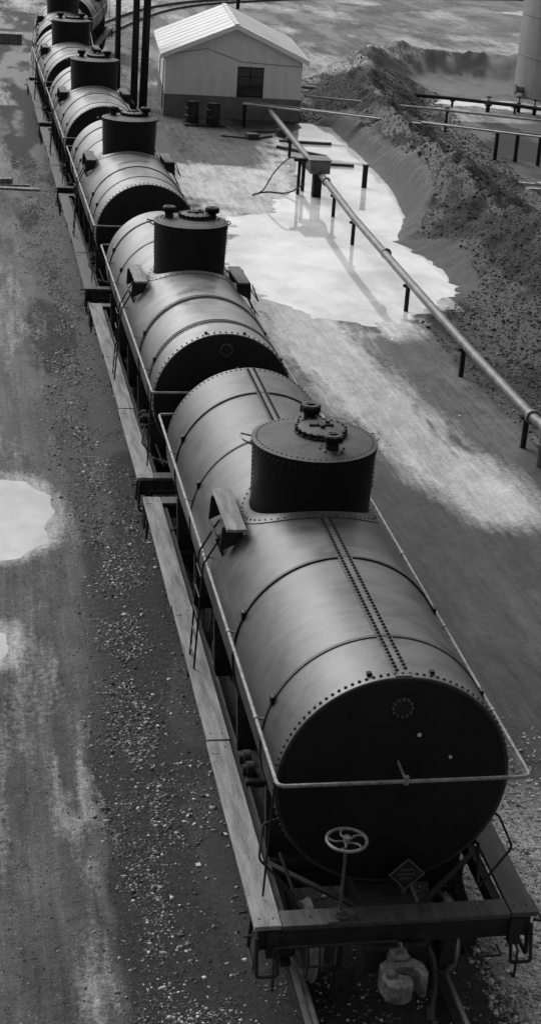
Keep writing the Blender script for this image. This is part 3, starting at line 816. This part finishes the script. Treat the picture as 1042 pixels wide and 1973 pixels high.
def drum(x,y):
    z=float(g(y)); s=B()
    s.lathe([(0,0),(0,.28),(.02,.29),(.29,.285),(.30,.30),(.315,.30),(.325,.285),(.59,.285),(.60,.30),(.615,.30),(.625,.285),(.87,.285),(.88,.29),(.90,.29),(.90,.275),(.88,.27),(.88,0)],(x,y,z+.12),'Z',32)
    s.cyl((x+.15,y,z+1.0),(x+.15,y,z+1.03),.035,seg=10)
    s.done('oil_drum','drum')
a=fix(4.62,52.2); b_=fix(5.42,51.9)
drum(a[0],a[1]); drum(b_[0],b_[1])
s=B()
for k in range(5): s.box(a[0]-.4,b_[0]+.45,a[1]-.55+.24*k,a[1]-.40+.24*k,float(g(a[1]))+.08,float(g(a[1]))+.115)
for k in range(3): s.box(a[0]-.3+k*.8,a[0]-.2+k*.8,a[1]-.55,a[1]+.55,float(g(a[1]))-.02,float(g(a[1]))+.08)
s.done('wooden_pallet','woodd',smooth=False)

# ------------------------------------------------------------------ poles
def pole(x0,y0,h=9,r=.15,arm=True,lean=0):
    x,y=fix(x0,y0); z=float(g(y)); e_=empty('utility_pole',(x,y,z)); e_.rotation_euler=(0,lean,0)
    s=B(); s.lathe([(-.3,r),(0,r),(h*.5,r*.88),(h,r*.7),(h,0)],(0,0,0),'Z',16); s.done('pole','post',e_)
    if arm:
        s=B(); s.box(-1.1,1.1,-.16,-.06,h-.7,h-.58); s.box(-.9,.9,-.16,-.06,h-1.5,h-1.38)
        for k in (-1,-.5,.5,1): s.cyl((k,-.11,h-.58),(k,-.11,h-.42),.04,seg=8)
        s.tube([(-.7,-.08,h-.7),(0,-.12,h-1.3),(.7,-.08,h-.7)],.015,6); s.done('crossarms','post',e_)
    s=B()
    for k in range(6): s.cyl((-(r+.12) if k%2 else r+.12,0,2.2+k*.45),(0,0,2.2+k*.45),.012,seg=6)
    s.cyl((r*.9,-r*.5,.1),(r*.7,-r*.5,h*.8),.025,seg=6); s.done('climbing_pegs','post',e_)
pole(2.60,55.2,9,.16); pole(3.0,55.4,9.5,.18,lean=.012); pole(2.3,59,8.5,.10,lean=-.015); pole(2.62,63,9,.14,lean=-.01); pole(12.6,92,8,.13); pole(3.6,60.5,4.2,.04,False)

# ------------------------------------------------------------------ pipelines
def pipeline(pl,r,mat,posts=(),name='pipeline',h=.8,pr=.06,flanges=()):
    e_=empty(name); P=[]
    for x0,y0,hh in pl:
        x,y=fix(x0,y0,hh); P.append((x,y,float(g(y))+hh))
    s=B(); s.tube(P,r,16)
    for (x0,y0,hh) in flanges:
        x,y=fix(x0,y0,hh); z=float(g(y))+hh; s.cyl((x,y-.05,z),(x,y+.05,z),r*1.4,seg=18)
    s.done('pipe',mat,e_)
    s=B()
    for x0,y0,hh in posts:
        x,y=fix(x0,y0,hh); z=float(g(y)); s.cyl((x,y,z-.2),(x,y,z+hh-r*.5),pr,seg=10); s.box(x-r*1.2,x+r*1.2,y-.06,y+.06,z+hh-r-.05,z+hh-r+.02)
    s.done('posts','post',e_)
    return e_
pipeline([(7.55,51.2,.8),(7.3,41.7,.8),(7.0,33.5,.8),(6.93,26.5,.8),(6.9,20.7,.8),(6.95,16.6,.8),(7.0,16.2,.78)],.11,'pipe',
   [(7.15,37,.8),(7.0,33.5,.8),(6.93,26.7,.8),(6.9,21.4,.8),(6.95,16.9,.8),(7.4,46,.8)],name='large_pipeline',flanges=[(6.95,16.6,.8),(7.0,29.5,.8),(7.18,38.5,.8)])
x,y=fix(7.0,16.15,.75); z=float(g(y)); s=B(); s.tube(fillet([(x,y+.1,z+.8),(x,y-.25,z+.8),(x,y-.27,z+.1),(x,y-.3,z-.3)],.15),.11,14); s.cyl((x,y-.24,z+.42),(x,y-.24,z+.5),.17,seg=18); s.done('pipe_elbow','pipe')
pipeline([(9.4,53.9,1.0),(14,52,1.0),(18.4,50.0,1.0),(26,47,1.0)],.05,'pipel',[(14.8,51.6,1.0)],name='small_pipeline')
pipeline([(10.2,60.6,.35),(13.6,59.2,.35)],.09,'pipe',[(11.5,60,.35)],name='feed_pipeline')
pipeline([(14.6,59.3,.4),(17,58.4,.4),(19.5,57.2,.4),(21.5,55.5,.4),(28,51,.4)],.09,'post',[(17,58.4,.4),(19.5,57.2,.4)],name='tank_pipeline')
# plank trestle
tr=empty('pipe_trestle'); s=B(); q=B(); u=B()
A=fix(6.6,51.6,1.0); C_=fix(17.4,46.6,1.0); A=Vector((*A,0)); C_=Vector((*C_,0)); dd=(C_-A); n_=int(dd.length/3)
for k in range(n_+1):
    p0=A+dd*(k/(n_+1)); p1=A+dd*((k+1)/(n_+1)); pm=(p0+p1)/2; L_=(p1-p0).length
    rt=Matrix.Rotation(math.atan2(dd.y,dd.x),3,'Z'); zz=float(g(pm.y))+1.0+.03*(k%2)
    s.box(pm.x-L_/2-.1,pm.x+L_/2+.1,pm.y-.12,pm.y+.12,zz-.06,zz,rot=rt)
    if k in (0,): 
        for off_ in (-.1,.14): q.cyl((p0.x,p0.y+off_,float(g(p0.y))-.2),(p0.x,p0.y+off_,zz-.06),.06,seg=8)
u.tube([A+Vector((0,.28,float(g(A.y))+1.0)),A+dd*.6+Vector((0,.28,float(g((A+dd*.6).y))+1.0)),C_+Vector((0,.28,float(g(C_.y))+1.0)),C_+dd*.4+Vector((0,.28,float(g(C_.y))+1.0))],.045,10)
s.done('planks','pipel',tr,smooth=False); q.done('posts','post',tr); u.done('pipe','pipe',tr)
s=B()
for x0,y0,hh in ((15.5,47.0,1.1),(16.2,46.7,1.1),(16.9,46.1,1.15)):
    x,y=fix(x0,y0); s.cyl((x,y,float(g(y))-.2),(x,y,float(g(y))+hh),.08,seg=10)
s.done('support_posts','post',tr)

# pump box on the pipeline
x,y=fix(7.2,40.0); z=float(g(y)); pb=empty('pump_box',(x,y,z))
s=B(); s.box(-.36,.36,-.4,.4,.85,1.30,bev=.02); s.box(-.40,.40,-.44,.44,1.30,1.34,bev=.01); s.done('housing','pipe',pb,smooth=False)
s=B(); s.box(-.15,.15,-.15,.15,-.2,.85); s.cyl((-.6,.3,-.2),(-.6,.3,1.2),.06,seg=8); s.cyl((-.3,1.0,-.2),(-.3,1.0,1.1),.07,seg=8); s.box(-.8,.1,.2,.4,1.15,1.25); s.done('legs','post',pb,smooth=False)
s=B(); s.tube(catmull([(-.4,.3,1.1),(-.9,.4,1.25),(-1.5,.1,.8),(-2.0,-.5,.25),(-2.3,-.2,.03),(-1.7,.3,.03),(-1.0,.1,.06),(-.4,.1,.4)],.15),.026,8); s.done('hose','rubber',pb)
x,y=fix(9.2,41.6); s=B(); s.cyl((x,y,float(g(y))-.2),(x,y,float(g(y))+.75),.10,seg=12); s.cyl((x,y,float(g(y))+.75),(x,y,float(g(y))+.8),.13,seg=12); s.done('mooring_post','post')
s=B()
for (xa,ya),(xb,yb) in (((7.6,49.2),(9.6,49.0)),((7.6,45.3),(9.6,45.0)),((7.3,48.0),(8.9,46.6))):
    a1=Vector((*fix(xa,ya),0)); b1=Vector((*fix(xb,yb),0)); m_=(a1+b1)/2; l_=(b1-a1).length
    s.box(m_.x-l_/2,m_.x+l_/2,m_.y-.06,m_.y+.06,float(g(m_.y))-.1,float(g(m_.y))+.08,rot=Matrix.Rotation(math.atan2((b1-a1).y,(b1-a1).x),3,'Z'))
s.done('timber_curb','woodd',smooth=False)

# storage tank
x,y=fix(25.4,62.6); z=float(g(y)); st=empty('storage_tank',(x,y,z)); Rt=4.2*1.08
s=B(); s.lathe([(-.2,Rt),(0,Rt),(2.0,Rt),(2.0,Rt+.01),(4.0,Rt+.01),(4.0,Rt),(7.5,Rt),(7.55,Rt+.06),(7.6,Rt),(8.3,0)],(0,0,0),'Z',96); s.done('shell','stank',st)
s=B()
for k in range(3): s.ring((0,0,2.0*k+.12),(0,0,1),Rt+.01,.02,96,6)
s.cyl((-Rt-.4,-.6,.4),(-Rt+.4,-.6,.4),.18,seg=16); s.cyl((-Rt-.42,-.6,.4),(-Rt-.34,-.6,.4),.28,seg=16); s.done('shell_rings','band',st)
for k,(x0,y0) in enumerate(((18.4,57.6),(19.9,57.9),(20.4,57.2))):
    x,y=fix(x0,y0); z=float(g(y)); s=B(); s.cyl((x,y,z-.1),(x,y,z+.45),.10,seg=10); s.cyl((x,y,z+.3),(x,y,z+.36),.18,seg=12); s.cyl((x,y,z+.45),(x,y,z+.72),.03,seg=8); s.ring((x,y,z+.72),(0,0,1),.14,.02,16,6); s.box(x-.14,x+.14,y-.012,y+.012,z+.71,z+.73)
    s.done('gate_valve','post')

# lumber and litter
def heap(name,x0,y0,items,mat):
    x,y=fix(x0,y0); z=float(hz(np.array([x]),np.array([y]))[0]); s=B()
    for (dx,dy,l,wd,th,a,zz) in items: s.box(x+dx-l/2,x+dx+l/2,y+dy-wd/2,y+dy+wd/2,z+zz,z+zz+th,rot=Matrix.Rotation(a,3,'Z'))
    s.done(name,mat,smooth=False)
heap('lumber_stack',15.2,41.4,[(0,0,3.0,.2,.08,-.15,0),(.4,.5,2.6,.15,.08,-.35,.06),(1.2,.1,2.4,.15,.08,.5,.12),(.9,-.5,2.2,.2,.06,-.9,.18),(1.8,.2,1.6,.2,.3,.2,0)],'pipel')
heap('scrap_planks',-2.6,39.8,[(0,0,1.5,.28,.06,-.1,0),(-.1,.35,1.1,.12,.09,.05,0),(-.4,.6,.5,.3,.25,.3,0)],'wood')
heap('wooden_crate',-2.1,73,[(0,0,1.9,.9,.5,-.05,0),(0,0,2.0,1.0,.06,-.05,.5)],'wood')
heap('scrap_timber',6.6,49.6,[(0,0,.5,.4,.25,.2,0),(.6,.3,.9,.12,.1,.7,0),(-.7,.2,1.1,.1,.08,-.3,0),(1.4,.9,.4,.4,.3,0,0),(1.0,1.6,1.6,.1,.1,.1,0)],'woodd')
r2=random.Random(3); s=B()
for px,py in ((-1.75,6.3),(-1.2,3.6),(-1.62,3.0),(-2.0,11.0),(-1.95,12.3),(6.3,19.3)):
    zz=float(hz(np.array([px]),np.array([py]))[0]); sx=r2.uniform(.02,.035)
    s.box(px-sx,px+sx,py-sx*.8,py+sx*.8,zz+.012,zz+.02,rot=Matrix.Rotation(r2.uniform(0,3),3,'Z')@Matrix.Rotation(.2,3,'X'))
s.done('litter','paper',smooth=False)

# ------------------------------------------------------------------ light
sun_dir=Vector((-.45,.90,0)).normalized(); el=rad(42)
to_sun=Vector((sun_dir.x*math.cos(el),sun_dir.y*math.cos(el),math.sin(el)))
ld=bpy.data.lights.new('sun','SUN'); ld.energy=1.5; ld.angle=rad(35); ld.color=(1,1,1)
lo=bpy.data.objects.new('sun',ld); scene.collection.objects.link(lo); lo.rotation_euler=(-to_sun).to_track_quat('-Z','Y').to_euler()
w_=bpy.data.worlds.new('World'); scene.world=w_; w_.use_nodes=True; nt=w_.node_tree; bg=nt.nodes['Background']
sky=nt.nodes.new('ShaderNodeTexSky'); sky.sky_type='NISHITA'; sky.sun_disc=False; sky.sun_elevation=el
sky.sun_rotation=math.atan2(to_sun.x,to_sun.y); sky.dust_density=6; sky.air_density=1.0; sky.ozone_density=1
bw=nt.nodes.new('ShaderNodeRGBToBW'); nt.links.new(sky.outputs[0],bw.inputs[0]); nt.links.new(bw.outputs[0],bg.inputs['Color']); bg.inputs['Strength'].default_value=.15

# ------------------------------------------------------------------ camera
cd=bpy.data.cameras.new('camera'); cam=bpy.data.objects.new('camera',cd); scene.collection.objects.link(cam)
fwd=Vector((.1817,.9019,-.3921)).normalized(); right=Vector((.9834,-.1702,.0642)); right=(right-fwd*right.dot(fwd)).normalized(); up=right.cross(fwd)
mt=Matrix((right,up,-fwd)).transposed().to_4x4(); mt.translation=Vector((-4.38,-13.6,11.88)); cam.matrix_world=mt
cd.sensor_fit='VERTICAL'; cd.sensor_height=24; cd.lens=24*3200/1973; cd.clip_end=3000; cd.clip_start=.1
scene.camera=cam
